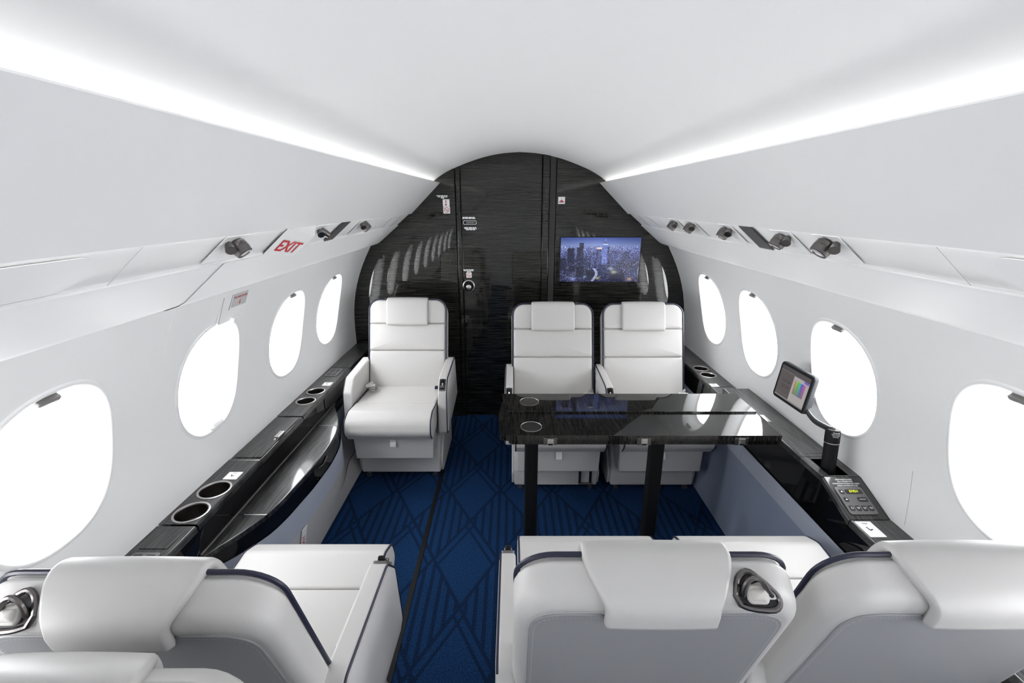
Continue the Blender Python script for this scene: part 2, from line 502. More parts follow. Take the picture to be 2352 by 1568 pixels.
# indicator slot
sl = O('indicator_bezel', cat_(prism(rrect(-0.046, 0.046, -0.014, 0.014, 0.011, 4), FB(-0.337, 1.438, D + 0.006), 0, 0.003, 0.001, 2)), 'steel', dr)
O('indicator_slot', prism(rrect(-0.042, 0.042, -0.010, 0.010, 0.008, 4), FB(-0.337, 1.438, D + 0.003), 0, 0.0015, 0.0005, 2), 'matblack', sl)
O('indicator_marks', cat_(*[xf(box(-0.02 + 0.0095 * q, -0.0175 + 0.0095 * q, -0.005, 0.005, 0, 0.0005), FB(-0.337, 1.438, D + 0.0013)) for q in range(6)]), 'whitep', sl)
O('small_print', ticks((0.94, 1.0), 0.094, 0.0055, 0.007, FB(-0.340, 1.472, D + 0.005), 1), 'whitep', dr)
O('small_print', ticks((1.0, 0.95, 0.7), 0.088, 0.0055, 0.007, FB(-0.332, 1.405, D + 0.005), 2), 'whitep', dr)
O('small_print', ticks((1.0, 0.92, 0.36), 0.078, 0.0052, 0.0068, FB(-0.352, 1.120, D + 0.005), 3), 'whitep', dr)

def ring2(r0, r1, n=28):
    V, F = [], []
    for i in range(n):
        a = 2 * math.pi * i / n
        V += [(r0 * math.cos(a), r0 * math.sin(a), 0), (r1 * math.cos(a), r1 * math.sin(a), 0)]
    for i in range(n):
        j = (i + 1) % n; F.append([2 * i, 2 * i + 1, 2 * j + 1, 2 * j])
    return V, F
def quad(x0, y0, x1, y1, wd):
    d = Vector((x1 - x0, y1 - y0)); d.normalize(); nx, ny = -d.y * wd / 2, d.x * wd / 2
    return [(x0 + nx, y0 + ny, 0), (x1 + nx, y1 + ny, 0), (x1 - nx, y1 - ny, 0), (x0 - nx, y0 - ny, 0)], [[0, 1, 2, 3]]
def no_smoking(x, z, s, parent, y=D):
    p = O('no_smoking_placard', prism(rrect(-s, s, -s, s, s * 0.15, 3), FB(x, z, y), 0, 0.0015, 0.0004, 1), 'whitep', parent)
    f = FB(x, z, y - 0.0019)
    O('no_smoking_ring', xf(cat_(ring2(s * 0.62, s * 0.76), quad(-s * 0.5, s * 0.5, s * 0.5, -s * 0.5, s * 0.13)), f), 'dred', p, smooth=0)
    O('cigarette_mark', xf(cat_(quad(-s * 0.4, -s * 0.12, s * 0.42, -s * 0.12, s * 0.12), quad(s * 0.1, s * 0.1, s * 0.4, s * 0.3, s * 0.06)), f), 'dred', p, smooth=0)
no_smoking(-0.352, 1.082, 0.0185, dr, D + 0.006)
no_smoking(-0.489, 1.5195, 0.0225, wf)
p = O('belt_placard', prism(rrect(-0.0225, 0.0225, -0.0225, 0.0225, 0.001, 2), FB(-0.4905, 1.566), 0, 0.0015, 0.0004, 1), 'whitep', wf)
f = FB(-0.4925, 1.566, D - 0.0019)
O('belt_mark', xf(cat_(([(-0.005, 0.017, 0), (0.005, 0.017, 0), (0.0012, 0.012, 0), (0.005, 0.001, 0), (-0.005, 0.001, 0), (-0.0012, 0.012, 0)], [[0, 1, 2, 5], [5, 2, 3, 4]]), ([(-0.005, -0.006, 0), (0.005, -0.006, 0), (0.005, -0.017, 0), (-0.005, -0.017, 0)], [[0, 1, 2, 3]])), f), 'dred', p, smooth=0)
O('small_print', ticks((1.0, 0.82, 0.3), 0.078, 0.0055, 0.0072, FB(-0.513, 1.611), 4), 'whitep', wf)
p = O('life_vest_placard', prism(rrect(-0.0225, 0.0225, -0.0225, 0.0225, 0.001, 2), FB(0.279, 1.581), 0, 0.0015, 0.0004, 1), 'whitep', wf)
f = FB(0.279, 1.581, D - 0.0019)
O('life_vest_mark', xf(([(-0.017, -0.010, 0), (0.017, -0.010, 0), (0.012, -0.004, 0), (0.004, 0.001, 0), (-0.004, 0.001, 0), (-0.012, -0.004, 0)], [[0, 1, 2, 3, 4, 5]]), f), 'dred', p, smooth=0)
O('life_vest_figure', xf(cat_(quad(0, -0.003, 0, 0.006, 0.003), quad(-0.018, -0.0135, 0.018, -0.0135, 0.003), xf((circle(0.0022, 10), [list(range(10))]), lambda x, y: (x, y + 0.009, 0))), f), 'blackp', p, smooth=0)

# rear end of the cabin, behind the camera
wb = O('wall_back', box(-1.25, 1.25, YB - 0.05, YB, -0.05, 2.0), 'wall', kind='structure', smooth=0)

# ------------------------------------------------------------------ wall television
def picture_grid(name, img, frame, w_, h_, m, parent):
    H, W = img.shape[:2]
    V = [frame(-w_ / 2 + w_ * i / W, h_ / 2 - h_ * j / H) for j in range(H + 1) for i in range(W + 1)]
    F = [[j * (W + 1) + i, (j + 1) * (W + 1) + i, (j + 1) * (W + 1) + i + 1, j * (W + 1) + i + 1] for j in range(H) for i in range(W)]
    me = bpy.data.meshes.new(name); me.from_pydata(V, [], F)
    ca = me.color_attributes.new('picture', 'FLOAT_COLOR', 'CORNER')
    lin = np.where(img <= 0.04045, img / 12.92, ((img + 0.055) / 1.055) ** 2.4).reshape(-1, 3)
    arr = np.ones((H * W, 4, 4), np.float32); arr[:, :, :3] = lin[:, None, :]
    ca.data.foreach_set('color', arr.reshape(-1))
    me.materials.append(M[m])
    ob = bpy.data.objects.new(name, me); COL.objects.link(ob); ob.parent = parent
    return ob

def city():
    W, H = 184, 101
    im = np.zeros((H, W, 3)); yy, xx = np.mgrid[0:H, 0:W]
    t = np.clip(yy / 22.0, 0, 1)[..., None]; lr = (xx / W)[..., None]
    sky = np.array([55, 78, 160]) * (1 - t) + np.array([150, 168, 222]) * t
    sky = sky * (1 - 0.35 * np.abs(lr - 0.45))
    im[:] = sky
    haze = np.clip((yy - 18) / 40.0, 0, 1)[..., None]
    base = np.array([92, 104, 165]) * (1 - haze) + np.array([22, 24, 58]) * haze
    lights = rng.random((H, W)); lights = np.maximum(lights, np.roll(rng.random((H, W)), 1, 1) * 0.97)
    spark = np.clip((lights - 0.84) / 0.16, 0, 1)[..., None]
    ground = base + spark * np.array([165, 175, 205]) * (1 - 0.25 * haze)
    g = (yy >= 19)[..., None]
    im = np.where(g, ground, im)
    for k in range(14):      # bright avenues
        x0 = rng.integers(0, W); y0 = rng.integers(55, 100); dx = rng.uniform(-2.2, 2.2)
        for s in range(30):
            xi, yi = int(x0 + dx * s), int(y0 - s * 0.5)
            if 0 <= xi < W and 40 <= yi < H: im[yi, xi] = im[yi, xi] * 0.5 + np.array([210, 215, 235]) * 0.5
    B = [(16, 32, 24, 62, 0.10), (38, 52, 23, 60, 0.12), (43, 53, 12, 62, 0.14), (0, 14, 47, 75, 0.1), (56, 66, 48, 76, 0.2), (72, 80, 36, 66, 0.35), (83, 94, 27, 72, 0.30), (96, 110, 12, 62, 0.55), (108, 113, 20, 52, 0.22), (116, 130, 30, 62, 0.32), (131, 140, 34, 58, 0.45), (145, 158, 32, 58, 0.20), (98, 113, 58, 82, 0.2), (130, 140, 52, 75, 0.2), (38, 56, 66, 90, 0.06), (60, 80, 74, 98, 0.06), (120, 150, 84, 100, 0.08), (152, 180, 66, 90, 0.2), (20, 34, 64, 78, 0.08)]
    for x0, x1, y0, y1, lv in B:
        b = np.array([110, 128, 205]) * lv + np.array([10, 12, 34])
        pat = rng.random((y1 - y0, x1 - x0)); wn_ = (pat > 0.78 + 0.1 * (lv < 0.16))[..., None]
        col = b + wn_ * (0.25 + 0.75 * rng.random((y1 - y0, x1 - x0, 1))) * np.array([150, 165, 200]) * (0.45 + lv)
        im[y0:y1, x0:x1] = col
        im[y0:y0 + 1, x0:x1] = b * 0.6
    im[17:62, 96:108] = im[17:62, 96:108] * 0.55 + np.array([112, 134, 215]) * 0.45
    im[14:17, 97:109] = (190, 205, 240); im[7:12, 100:106] = (90, 105, 170); im[4:7, 103] = (200, 210, 240)
    im[22:26, 84:95] = (235, 215, 205)
    for k in range(90):      # the lit curving road
        y = 70 + k / 3.0; x = 76 + 6 * math.sin(k / 22.0) + (k / 90.0) * 2
        im[int(y), int(x):int(x) + 6] = np.array([178, 190, 235]) * rng.uniform(0.7, 1.0)
    for cx, cy, r, c in ((88, 92, 5, (205, 205, 120)), (125, 78, 7, (205, 205, 150)), (162, 95, 6, (230, 180, 150)), (58, 89, 4, (130, 190, 220)), (118, 70, 6, (190, 205, 225)), (30, 94, 7, (160, 178, 235))):
        d = np.exp(-((xx - cx) ** 2 + (1.6 * (yy - cy)) ** 2) / (r * r))[..., None]
        im = im * (1 - 0.8 * d) + np.array(c) * 0.8 * d
    return np.clip(im / 255.0, 0, 1)
tv = thing('wall_television', 'wide flat screen on the dark bulkhead showing a city skyline at night', 'television', (0.5545, D - 0.010, 1.19))
tvf = on((0, 0, 0), (1, 0, 0), (0, 0, 1))
O('bezel', prism(rrect(-0.278, 0.278, -0.156, 0.154, 0.004, 3), tvf, -0.0095, 0.002, 0.002, 2), 'matblack', tv)
picture_grid('screen', city(), on((0, -0.0022, 0), (1, 0, 0), (0, 0, 1)), 0.546, 0.301, 'tv', tv)

# ------------------------------------------------------------------ service strip fittings
def strip_frame(Y, t, sg, off=0.0):
    """frame on the strip: x along the cabin, y across the strip (up), z out of it"""
    o = psu(Y, t, sg, off)
    return on(o, (0, -sg, 0), (-sg * 0.763, 0, 0.646))

def reading_light(Y, sg, label, aim=(0.0, -0.35), big=1.0):
    t = thing('reading_light', label, 'reading light', psu(Y, 0.24, sg, 0.0), group='swivelling ceiling spotlights')
    o0 = Vector(t.location)
    fr = on((0, 0, 0), (0, -sg, 0), (-sg * 0.763, 0, 0.646))
    O('mounting_plate', prism(rrect(-0.055, 0.055, -0.076, 0.024, 0.006, 3), fr, 0.0002, 0.0018, 0.0008, 2), 'plastic', t)
    Zd = Vector((-sg * 0.646, 0, -0.763))
    ax = (Zd + Vector((0, aim[0], aim[1]))).normalized()
    p0 = Zd * 0.002 + Vector((0, 0.004, 0))
    r = 0.0215 * big
    hd = O('lamp_head', lathe([(r * 0.75, 0), (r, 0.006), (r * 1.03, 0.016), (r * 0.98, 0.017), (r * 0.98, 0.019), (r * 1.05, 0.020), (r * 0.97, 0.036), (r * 0.86, 0.037), (r * 0.80, 0.033)], p0, ax, 28), 'gun', t)
    O('lens', lathe([(r * 0.80, 0.0), (r * 0.80, 0.003), (r * 0.3, 0.005), (0.001, 0.0055)], p0 + ax * 0.031, ax, 20), 'lens', hd)
    ax2 = (Zd * 0.9 + Vector((0, -0.75, 0))).normalized()
    q = p0 + Vector((0, -0.030 * big, 0)) + Zd * 0.004
    O('swivel_nozzle', lathe([(0.009, 0), (0.0105, 0.006), (0.013, 0.024), (0.011, 0.025)], q, ax2, 20), 'gun', t)
    return t
reading_light(2.331, 1, 'dark metal spotlight nearest the bulkhead on the television side')
reading_light(2.107, 1, 'second dark metal spotlight from the bulkhead on the television side')
reading_light(1.754, 1, 'dark metal spotlight just forward of the dark grille on the television side')
reading_light(1.384, 1, 'dark metal spotlight just aft of the dark grille on the television side')
reading_light(1.180, 1, 'largest dark metal spotlight on the television side, nearest the viewer', aim=(0, -0.1), big=1.1)
reading_light(2.217, -1, 'dark metal spotlight beside the dark grille on the exit sign side', aim=(0, -0.1))
reading_light(1.715, -1, 'dark metal spotlight half hidden behind the exit sign', aim=(0.6, 0.1), big=0.55)
reading_light(1.175, -1, 'dark metal spotlight aft of the exit sign, nearest the viewer', aim=(0, -0.1))
for sg, Y, nm in ((1, 1.586, 'television'), (-1, 1.95, 'exit sign')):
    fr = strip_frame(Y, 0.5, sg)
    g = thing('speaker_grille', 'flat dark grey grille set across the %s side ceiling strip' % nm, 'grille', group='ceiling strip grilles')
    O('frame', prism(rrect(-0.046, 0.046, -0.058, 0.058, 0.002, 2), fr, 0.0, 0.0022, 0.0008, 1), 'gun', g)
    O('mesh', prism(rrect(-0.043, 0.043, -0.055, 0.055, 0.001, 2), fr, 0.002, 0.0032, 0.0005, 1), 'dgrey', g)
# blank oval covers and panel joints
for sg in (-1, 1):
    for Y, hw in ((2.83, 0.075), (3.03, 0.06), (0.50, 0.28)):
        O('oval_cover', prism(rrect(-hw, hw, -0.047, 0.047, 0.046, 8), strip_frame(Y, 0.5, sg), 0.0, 0.0016, 0.0006, 2), 'plastic', trims[sg])
    for Y in (2.95, 2.55, 0.86):
        O('panel_joint', prism(rrect(-0.0007, 0.0007, -0.056, 0.056, 0.0003, 1), strip_frame(Y, 0.5, sg), 0.0, 0.0008, 0.0003, 1), 'dgrey' if Y == 2.95 else 'leather2', trims[sg])

VALP = [(x - 0.0022 * (0.62 if z > 1.29 else 0.2), z - 0.0022 * (0.78 if z > 1.29 else 1.0)) for x, z in VAL[1:-1]]
O('hatch_cover', strip([(VAL[1][0] + 0.002, VAL[1][1])] + VALP + [VAL[-1]], -1, 1.23, 1.955), 'wall', bpy.data.objects['trim_5'], smooth=50)

# exit sign: a wedge leaning out of the strip
a0 = Vector(psu(1.422, -0.02, -1, 0.001)); a1 = Vector(psu(1.430, 1.04, -1, 0.001))
b0 = Vector((-0.722, 1.585, 1.462)); b1 = Vector((-0.808, 1.590, 1.393))
c0 = Vector(psu(1.64, -0.02, -1, -0.004)); c1 = Vector(psu(1.64, 1.04, -1, -0.004))
ex = thing('exit_sign', 'white wedge-shaped exit sign with red letters on the ceiling strip', 'sign')
O('sign_body', ([tuple(v) for v in (a0, a1, b1, b0, c1, c0)], [[0, 1, 2, 3], [3, 2, 4, 5], [0, 3, 5], [1, 4, 2]]), 'plastic', ex, smooth=0)
fx = (b0 + b1 - a0 - a1).normalized(); fy = (a0 - a1); fy = (fy - fx * fy.dot(fx)).normalized()
mid = (a0 + a1 + b0 + b1) / 4
shear = (a0 - a1).normalized()
def exf(x, y, z=0.0):
    n = fx.cross(fy)
    return tuple(mid + fx * (x + 0.006) + (shear / max(shear.dot(fy), 0.3)) * (y - 0.014) + n * 0.0012)
O('exit_lettering', xf(text('EXIT', 0.066, 0.0012), lambda x, y, z: exf(x * 0.86, y * 1.08)), 'red', ex, smooth=0)
O('sign_edge', tube([a0 + Vector((0, -0.001, 0)), a1 + Vector((0, -0.001, 0))], 0.0012, 6), 'dgrey', ex)

# emergency exit pull plate on the left wall
eh = thing('emergency_exit_handle', 'white pull plate with red print above the second window', 'handle')
zp = 1.215
nrm = Vector((0.92, 0, -0.38)).normalized(); upv = Vector((0.38, 0, 0.92)).normalized()
fr = on((-wx(zp) + 0.002, 1.60, zp), (0, 1, 0), upv)
O('plate', prism(rrect(-0.075, 0.085, -0.058, 0.050, 0.010, 4), fr, -0.004, 0.004, 0.002, 2), 'plastic', eh)
O('recess_lip', tube([fr(-0.072, 0.048, 0.004), fr(-0.072, -0.050, 0.004)], 0.0007, 6), 'dgrey', eh)
O('recess_lip', tube([fr(-0.020, 0.050, 0.0046), fr(-0.028, -0.008, 0.0046)], 0.0007, 6), 'dgrey', eh)
O('flap', prism([(-0.016, -0.002), (0.075, -0.002), (0.075, 0.050), (-0.012, 0.050)], fr, 0.004, 0.006, 0.0008, 1), 'leather2', eh)
lettering('red_lettering', 'PULL HERE TO OPEN', 0.0125, lambda x, y, z: fr(0.03 + x * 0.72, 0.036 + y, 0.0064), 'red', eh, 0.0002)
O('red_arrow', xf(([(-0.0025, 0.012, 0), (0.0025, 0.012, 0), (0.0025, 0, 0), (0.007, 0, 0), (0, -0.009, 0), (-0.007, 0, 0), (-0.0025, 0, 0)], [[0, 1, 2, 3, 4, 5, 6]]), lambda x, y, z: fr(0.03 + x, 0.013 + y, 0.0064)), 'red', eh, smooth=0)
O('pull_latch', prism(rrect(-0.004, 0.040, -0.062, -0.040, 0.005, 3), fr, 0.002, 0.020, 0.004, 2), 'plastic', eh)
# wall panel joints
wl = bpy.data.objects['wall_left']; wr = bpy.data.objects['wall_right']
O('panel_joint', tube([(-wx(z) + 0.0003, 1.285 + (1.28 - z) * 0.06, z) for z in np.linspace(1.28, 1.14, 8)], 0.0016, 6), 'plastic', wl)
O('panel_joint', tube([(wx(z) - 0.0003, 1.20 + (z - 0.6) * 0.12, z) for z in np.linspace(0.60, 0.78, 8)], 0.0008, 6), 'leather2', wr)

# ------------------------------------------------------------------ side ledges
def ledge_piece(parent, sg, y0, y1, z0, z1=None, xi=1.058, m='vledge', name='ledge_top'):
    z1 = z0 if z1 is None else z1
    rings = []
    for y, z in ((y0, z0), (y0 + 0.001, z0), (y1 - 0.001, z1), (y1, z1)):
        rings.append([(sg * 1.189, y, z), (sg * (xi + 0.008), y, z), (sg * (xi + 0.003), y, z - 0.0015), (sg * xi, y, z - 0.006), (sg * xi, y, z - 0.022), (sg * 1.189, y, z - 0.022)])
    return O(name, loft(rings[1:3]), m, parent, smooth=50)

def ledge_cups(parent, sg, y0, y1, z, cups, r, xi=1.058):
    """a ledge length with round wells"""
    parts = []
    bounds = [y0] + [(cups[i][1] + cups[i + 1][1]) / 2 for i in range(len(cups) - 1)] + [y1]
    xo = 1.189
    for i, (cx, cy) in enumerate(cups):
        A = circle(r, 48, cx, cy); Bq = []
        for k_ in range(48):
            a = 2 * math.pi * k_ / 48; c, s = math.cos(a), math.sin(a)
            t = min(((xo if c > 0 else xi + 0.006) - cx) / c if abs(c) > 1e-9 else 1e9, ((bounds[i + 1] if s > 0 else bounds[i]) - cy) / s if abs(s) > 1e-9 else 1e9)
            Bq.append([cx + c * t, cy + s * t])
        for qx in (xi + 0.006, xo):
            for qy in (bounds[i], bounds[i + 1]):
                k_ = min(range(48), key=lambda q: (Bq[q][0] - qx) ** 2 + (Bq[q][1] - qy) ** 2); Bq[k_] = [qx, qy]
        parts.append(loft([[(sg * p[0], p[1], z) for p in A], [(sg * p[0], p[1], z) for p in Bq]], cap0=False, cap1=False))
    edge = [[(sg * (xi + 0.006), y, z), (sg * (xi + 0.002), y, z - 0.002), (sg * xi, y, z - 0.007), (sg * xi, y, z - 0.022)] for y in (y0, y1)]
    parts.append(loft(edge, closed=False, cap0=False, cap1=False))
    o = O('ledge_top', cat_(*parts), 'vledge', parent, smooth=50)
    for cx, cy in cups:
        c = O('cup_holder', lathe([(r + 0.004, -0.001), (r + 0.004, 0.002), (r + 0.001, 0.003), (r - 0.003, 0.002), (r - 0.004, -0.002)], (sg * cx, cy, z), (0, 0, 1), 40, cap=False), 'steel', parent)
        O('cup_well', loft([[(sg * cx + rr * math.cos(2 * math.pi * q / 32), cy + rr * math.sin(2 * math.pi * q / 32), z + h) for q in range(32)] for rr, h in ((r - 0.0035, 0.0), (r - 0.004, -0.052), (r - 0.010, -0.056))], cap0=False), 'gun', c)
    return o

def placard(parent, x, y, z, sx, sy, frame=None, seed=1):
    f_ = frame or on((x, y, z), (1, 0, 0), (0, 1, 0))
    p = O('seat_placard', prism(rrect(-sx, sx, -sy, sy, 0.002, 2), f_, 0, 0.0012, 0.0004, 1), 'whitep', parent)
    q = lambda a, b, c=0: f_(a, b, 0.0016 + c)
    O('seat_symbol', xf(cat_(quad(-sx * 0.25, sy * 0.25, -sx * 0.15, -sy * 0.2, 0.004), quad(-sx * 0.2, -sy * 0.2, sx * 0.25, -sy * 0.05, 0.004)), q), 'blackp', p, smooth=0)
    O('small_print', ticks((0.5, 0.4), sx * 1.4, 0.0014, 0.004, lambda a, b, c=0: f_(a, b + sy * 0.75, 0.0014 + c), seed), 'panelgrey', p, smooth=0)
    return p

def keypad(parent, frame, w_, h_, keys, digits=None, extra=None):
    p = O('control_panel', prism(rrect(-w_, w_, -h_, h_, 0.008, 4), frame, 0, 0.004, 0.0015, 2), 'panelgrey', parent)
    for x0, x1, y0, y1 in keys:
        O('key', prism(rrect(x0, x1, y0, y1, min(0.004, (y1 - y0) * 0.3), 3), frame, 0.003, 0.0055, 0.0008, 1), 'key', p)
    return p

LZ = 0.585
ll = thing('side_ledge', 'long charcoal veneer ledge under the windows on the exit sign side', 'ledge')
ledge_piece(ll, -1, 2.665, D, LZ); ledge_cups(ll, -1, 1.992, 2.661, LZ, [(1.121, 2.166), (1.121, 2.292)], 0.045)
ledge_piece(ll, -1, 1.612, 1.988, LZ - 0.003)
ledge_cups(ll, -1, 1.222, 1.608, LZ, [(1.118, 1.280), (1.118, 1.404)], 0.051)
ledge_piece(ll, -1, YB, 1.216, LZ - 0.002)
O('ledge_lid', prism(rrect(-1.172, -1.068, 1.622, 1.978, 0.003, 2), lambda u, v, d: (u, v, d), LZ - 0.004, LZ + 0.0008, 0.001, 2), 'vledge', ll)
lt = O('lid_latch', prism(rrect(-0.011, 0.011, -0.028, 0.028, 0.002, 2), on((-1.078, 1.80, LZ), (1, 0, 0), (0, 1, 0)), 0, 0.010, 0.002, 2), 'steel', ll)
O('latch_stud', lathe([(0.006, 0), (0.006, 0.006), (0.004, 0.009), (0.001, 0.0095)], (-1.078, 1.757, LZ), (0, 0, 1), 16), 'steel', lt)
O('ledge_lid', prism(rrect(-1.165, -1.080, 1.115, 1.200, 0.003, 2), lambda u, v, d: (u, v, d), LZ - 0.004, LZ + 0.0005, 0.001, 2), 'vledge', ll)
O('ledge_lid', prism(rrect(-1.165, -1.080, 2.69, 3.00, 0.003, 2), lambda u, v, d: (u, v, d), LZ - 0.004, LZ + 0.0010, 0.001, 2), 'vledge', ll)
placard(ll, -1.104, 1.492, LZ, 0.026, 0.024, seed=5)
placard(ll, -1.098, 2.395, LZ, 0.024, 0.024, seed=6)
keypad(ll, on((-1.122, 1.062, LZ - 0.002), (1, 0, 0), (0, 1, 0)), 0.040, 0.036, [(-0.034, -0.008, -0.030, 0.028), (0.004, 0.030, 0.006, 0.026), (0.004, 0.030, -0.026, -0.004)])
O('lit_label', xf(box(-0.030, -0.014, -0.026, -0.016, 0, 0.0005), on((-1.122, 1.062, LZ + 0.0038), (1, 0, 0), (0, 1, 0))), 'segment', ll, smooth=0)
keypad(ll, on((-1.128, 2.575, LZ), (1, 0, 0), (0, 1, 0)), 0.036, 0.060, [(-0.026, -0.004, -0.05, -0.01), (0.004, 0.026, -0.05, -0.01), (-0.026, -0.004, 0.005, 0.045), (0.004, 0.026, 0.005, 0.045)])
O('ledge_seam', tube([(-1.182, 1.60, LZ + 0.0005), (-1.06, 1.60, LZ + 0.0005)], 0.001, 6), 'steel', ll)

# ------------------------------------------------------------------ bow-fronted cabinet on the left
bowp = [(1.00, 0.0), (1.15, 0.004), (1.222, 0.022), (1.29, 0.066), (1.406, 0.115), (1.503, 0.132), (1.698, 0.150), (1.885, 0.154), (2.02, 0.142), (2.10, 0.122), (2.18, 0.094), (2.266, 0.052), (2.351, 0.006), (2.42, 0.0)]
by = np.array([p[0] for p in bowp]); bx = np.array([p[1] for p in bowp])
def bow(y):
    if y <= by[0] or y >= by[-1]: return 0.0
    t = np.interp(y, by, bx)
    s = 0.5 * t + 0.25 * (np.interp(y - 0.03, by, bx) + np.interp(y + 0.03, by, bx))
    return float(s)
SZ = 0.478
ys = [YB, -1.5, -0.5, 0.4, 0.9] + list(np.linspace(1.0, 2.45, 48)) + [2.7, 3.0, D]
cb = thing('side_cabinet', 'black bow-fronted side cabinet with a fold-out shelf below the exit side ledge', 'cabinet')
fx0 = -1.062
def cpro(y):
    b = bow(y)
    e = fx0 + b
    return e, b
O('upper_fascia', loft([[(fx0 + 0.002, y, LZ - 0.012), (fx0 + 0.004, y, SZ + 0.004)] for y in ys], closed=False, cap0=False, cap1=False), 'black', cb)
O('back_rail', tube([(fx0 + 0.006, y, SZ + 0.004) for y in np.linspace(1.20, 2.36, 12)], 0.004, 8), 'gun', cb)
# three shelf boards and the curved front
ysb = [y for y in ys if 1.18 < y < 2.40]
def shelf(y0, y1, nm):
    yy = [y0] + [y for y in ysb if y0 < y < y1] + [y1]
    return O(nm, loft([[(fx0, y, SZ), (fx0 + max(bow(y), 0.004) - 0.006, y, SZ), (fx0 + max(bow(y), 0.004) - 0.001, y, SZ - 0.002), (fx0 + max(bow(y), 0.004), y, SZ - 0.008), (fx0 + max(bow(y), 0.004) - 0.002, y, SZ - 0.02), (fx0, y, SZ - 0.02)] for y in yy]), 'vledge', cb, smooth=50)
shelf(1.19, 1.404, 'shelf_end'); shelf(1.408, 2.098, 'fold_out_shelf'); shelf(2.102, 2.39, 'shelf_end')
O('shelf_joint', tube([(fx0 + 0.03, 1.406, SZ + 0.0005), (fx0 + bow(1.406), 1.406, SZ + 0.0005)], 0.0015, 6), 'steel', cb)
O('shelf_joint', tube([(fx0 + 0.02, 2.10, SZ + 0.0005), (fx0 + bow(2.10), 2.10, SZ + 0.0005)], 0.0015, 6), 'steel', cb)
O('curved_front', loft([[(fx0 + bow(y) - 0.004, y, SZ - 0.018), (fx0 + bow(y) - 0.003, y, SZ - 0.03), (fx0 + bow(y) + 0.001, y, 0.385 + 0.03 * (1 - bow(y) / 0.154))] for y in ys], closed=False, cap0=False, cap1=False), 'black', cb)
O('leather_band', loft([[(fx0 + bow(y) + 0.004, y, 0.388 + 0.03 * (1 - bow(y) / 0.154)), (fx0 + bow(y) * 0.97 + 0.008, y, 0.278)] for y in ys], closed=False, cap0=False, cap1=False), 'band', cb)
O('lower_panel', loft([[(fx0 + bow(y) * 0.965 + 0.006, y, 0.280), (fx0 + bow(y) * 0.72 + 0.040 * (1 - bow(y) / 0.16), y, 0.10)] for y in ys], closed=False, cap0=False, cap1=False), 'leather2', cb)
O('kick_panel', loft([[(fx0 + bow(y) * 0.72 + 0.044 * (1 - bow(y) / 0.16), y, 0.102), (-0.972, y, 0.0)] for y in ys], closed=False, cap0=False, cap1=False), 'leather2', cb)
O('drawer_catch', tube([(fx0 + bow(y) + 0.002, y, SZ - 0.03 - 0.012 * math.sin((y - 1.76) / 0.1 * math.pi)) for y in np.linspace(1.76, 1.86, 8)], 0.003, 8), 'gun', cb)
# low exit placard
yb_ = 1.588; xb_ = fx0 + bow(yb_) * 0.868 + 0.0075
fr = on((xb_ + 0.001, yb_, 0.205), (0.075, 1, 0), (0.194, 0, 1))
lp = O('exit_placard', prism(rrect(-0.020, 0.020, -0.075, 0.068, 0.002, 2), fr, -0.001, 0.0025, 0.0005, 1), 'whitep', cb)
O('exit_lettering', xf(text('EXIT', 0.030, 0.0006), lambda x, y, z: fr(-y, x, 0.0029)), 'red', lp, smooth=0)

# ------------------------------------------------------------------ right ledge and side panel
rl = thing('side_ledge', 'long charcoal veneer ledge with a raised middle on the television side', 'ledge')
HZ, MZ = 0.590, 0.640
ledge_cups(rl, 1, 2.345, 2.72, HZ, [(1.112, 2.523), (1.112, 2.633)], 0.043, 1.05)
ledge_piece(rl, 1, 2.724, D, HZ, xi=1.05); ledge_piece(rl, 1, 2.20, 2.341, HZ, xi=1.05)
O('ledge_lid', prism(rrect(1.072, 1.168, 2.75, 3.10, 0.003, 2), lambda u, v, d: (u, v, d), HZ - 0.004, HZ + 0.0010, 0.001, 2), 'vledge', rl)
# raised length around the monitor well
WX0, WX1, WY0, WY1 = 1.080, 1.150, 1.412, 1.520
ledge_piece(rl, 1, 1.535, 2.20, MZ, xi=1.05)
O('ledge_top', cat_(box(1.05, WX0, 1.405, 1.533, MZ - 0.02, MZ), box(WX1, 1.189, 1.405, 1.533, MZ - 0.02, MZ), box(WX0, WX1, WY1, 1.533, MZ - 0.02, MZ), box(WX0, WX1, 1.405, WY0, MZ - 0.02, MZ)), 'vledge', rl, smooth=0)
O('monitor_well', cat_(box(WX0, WX1, WY0, WY1, MZ - 0.075, MZ - 0.07), box(WX0 - 0.004, WX0, WY0, WY1, MZ - 0.075, MZ - 0.001), box(WX1, WX1 + 0.004, WY0, WY1, MZ - 0.075, MZ - 0.001), box(WX0, WX1, WY0 - 0.004, WY0, MZ - 0.075, MZ - 0.001), box(WX0, WX1, WY1, WY1 + 0.004, MZ - 0.075, MZ - 0.001)), 'matblack', rl, smooth=0)
ledge_piece(rl, 1, 1.250, 1.403, 0.580, MZ, xi=1.05, name='sloped_ledge_top')
ledge_piece(rl, 1, YB, 1.248, 0.580, xi=1.05)
O('step_face', box(1.052, 1.189, 2.197, 2.203, HZ - 0.01, MZ - 0.002), 'vledge', rl, smooth=0)
O('ledge_lid', prism(rrect(1.06, 1.152, 1.56, 2.06, 0.003, 2), lambda u, v, d: (u, v, d), MZ - 0.004, MZ + 0.0012, 0.001, 2), 'vledge', rl)
O('lid_latch', prism(rrect(-0.010, 0.010, -0.034, 0.034, 0.002, 2), on((1.083, 1.845, MZ), (1, 0, 0), (0, 1, 0)), 0, 0.008, 0.002, 2), 'steel', rl)
placard(rl, 1.082, 2.365, HZ, 0.022, 0.022, seed=8)
placard(rl, 1.085, 1.205, 0.580, 0.026, 0.036, seed=9)
sl0 = Vector((1.05, 1.250, 0.580)); sl1 = Vector((1.05, 1.403, MZ))
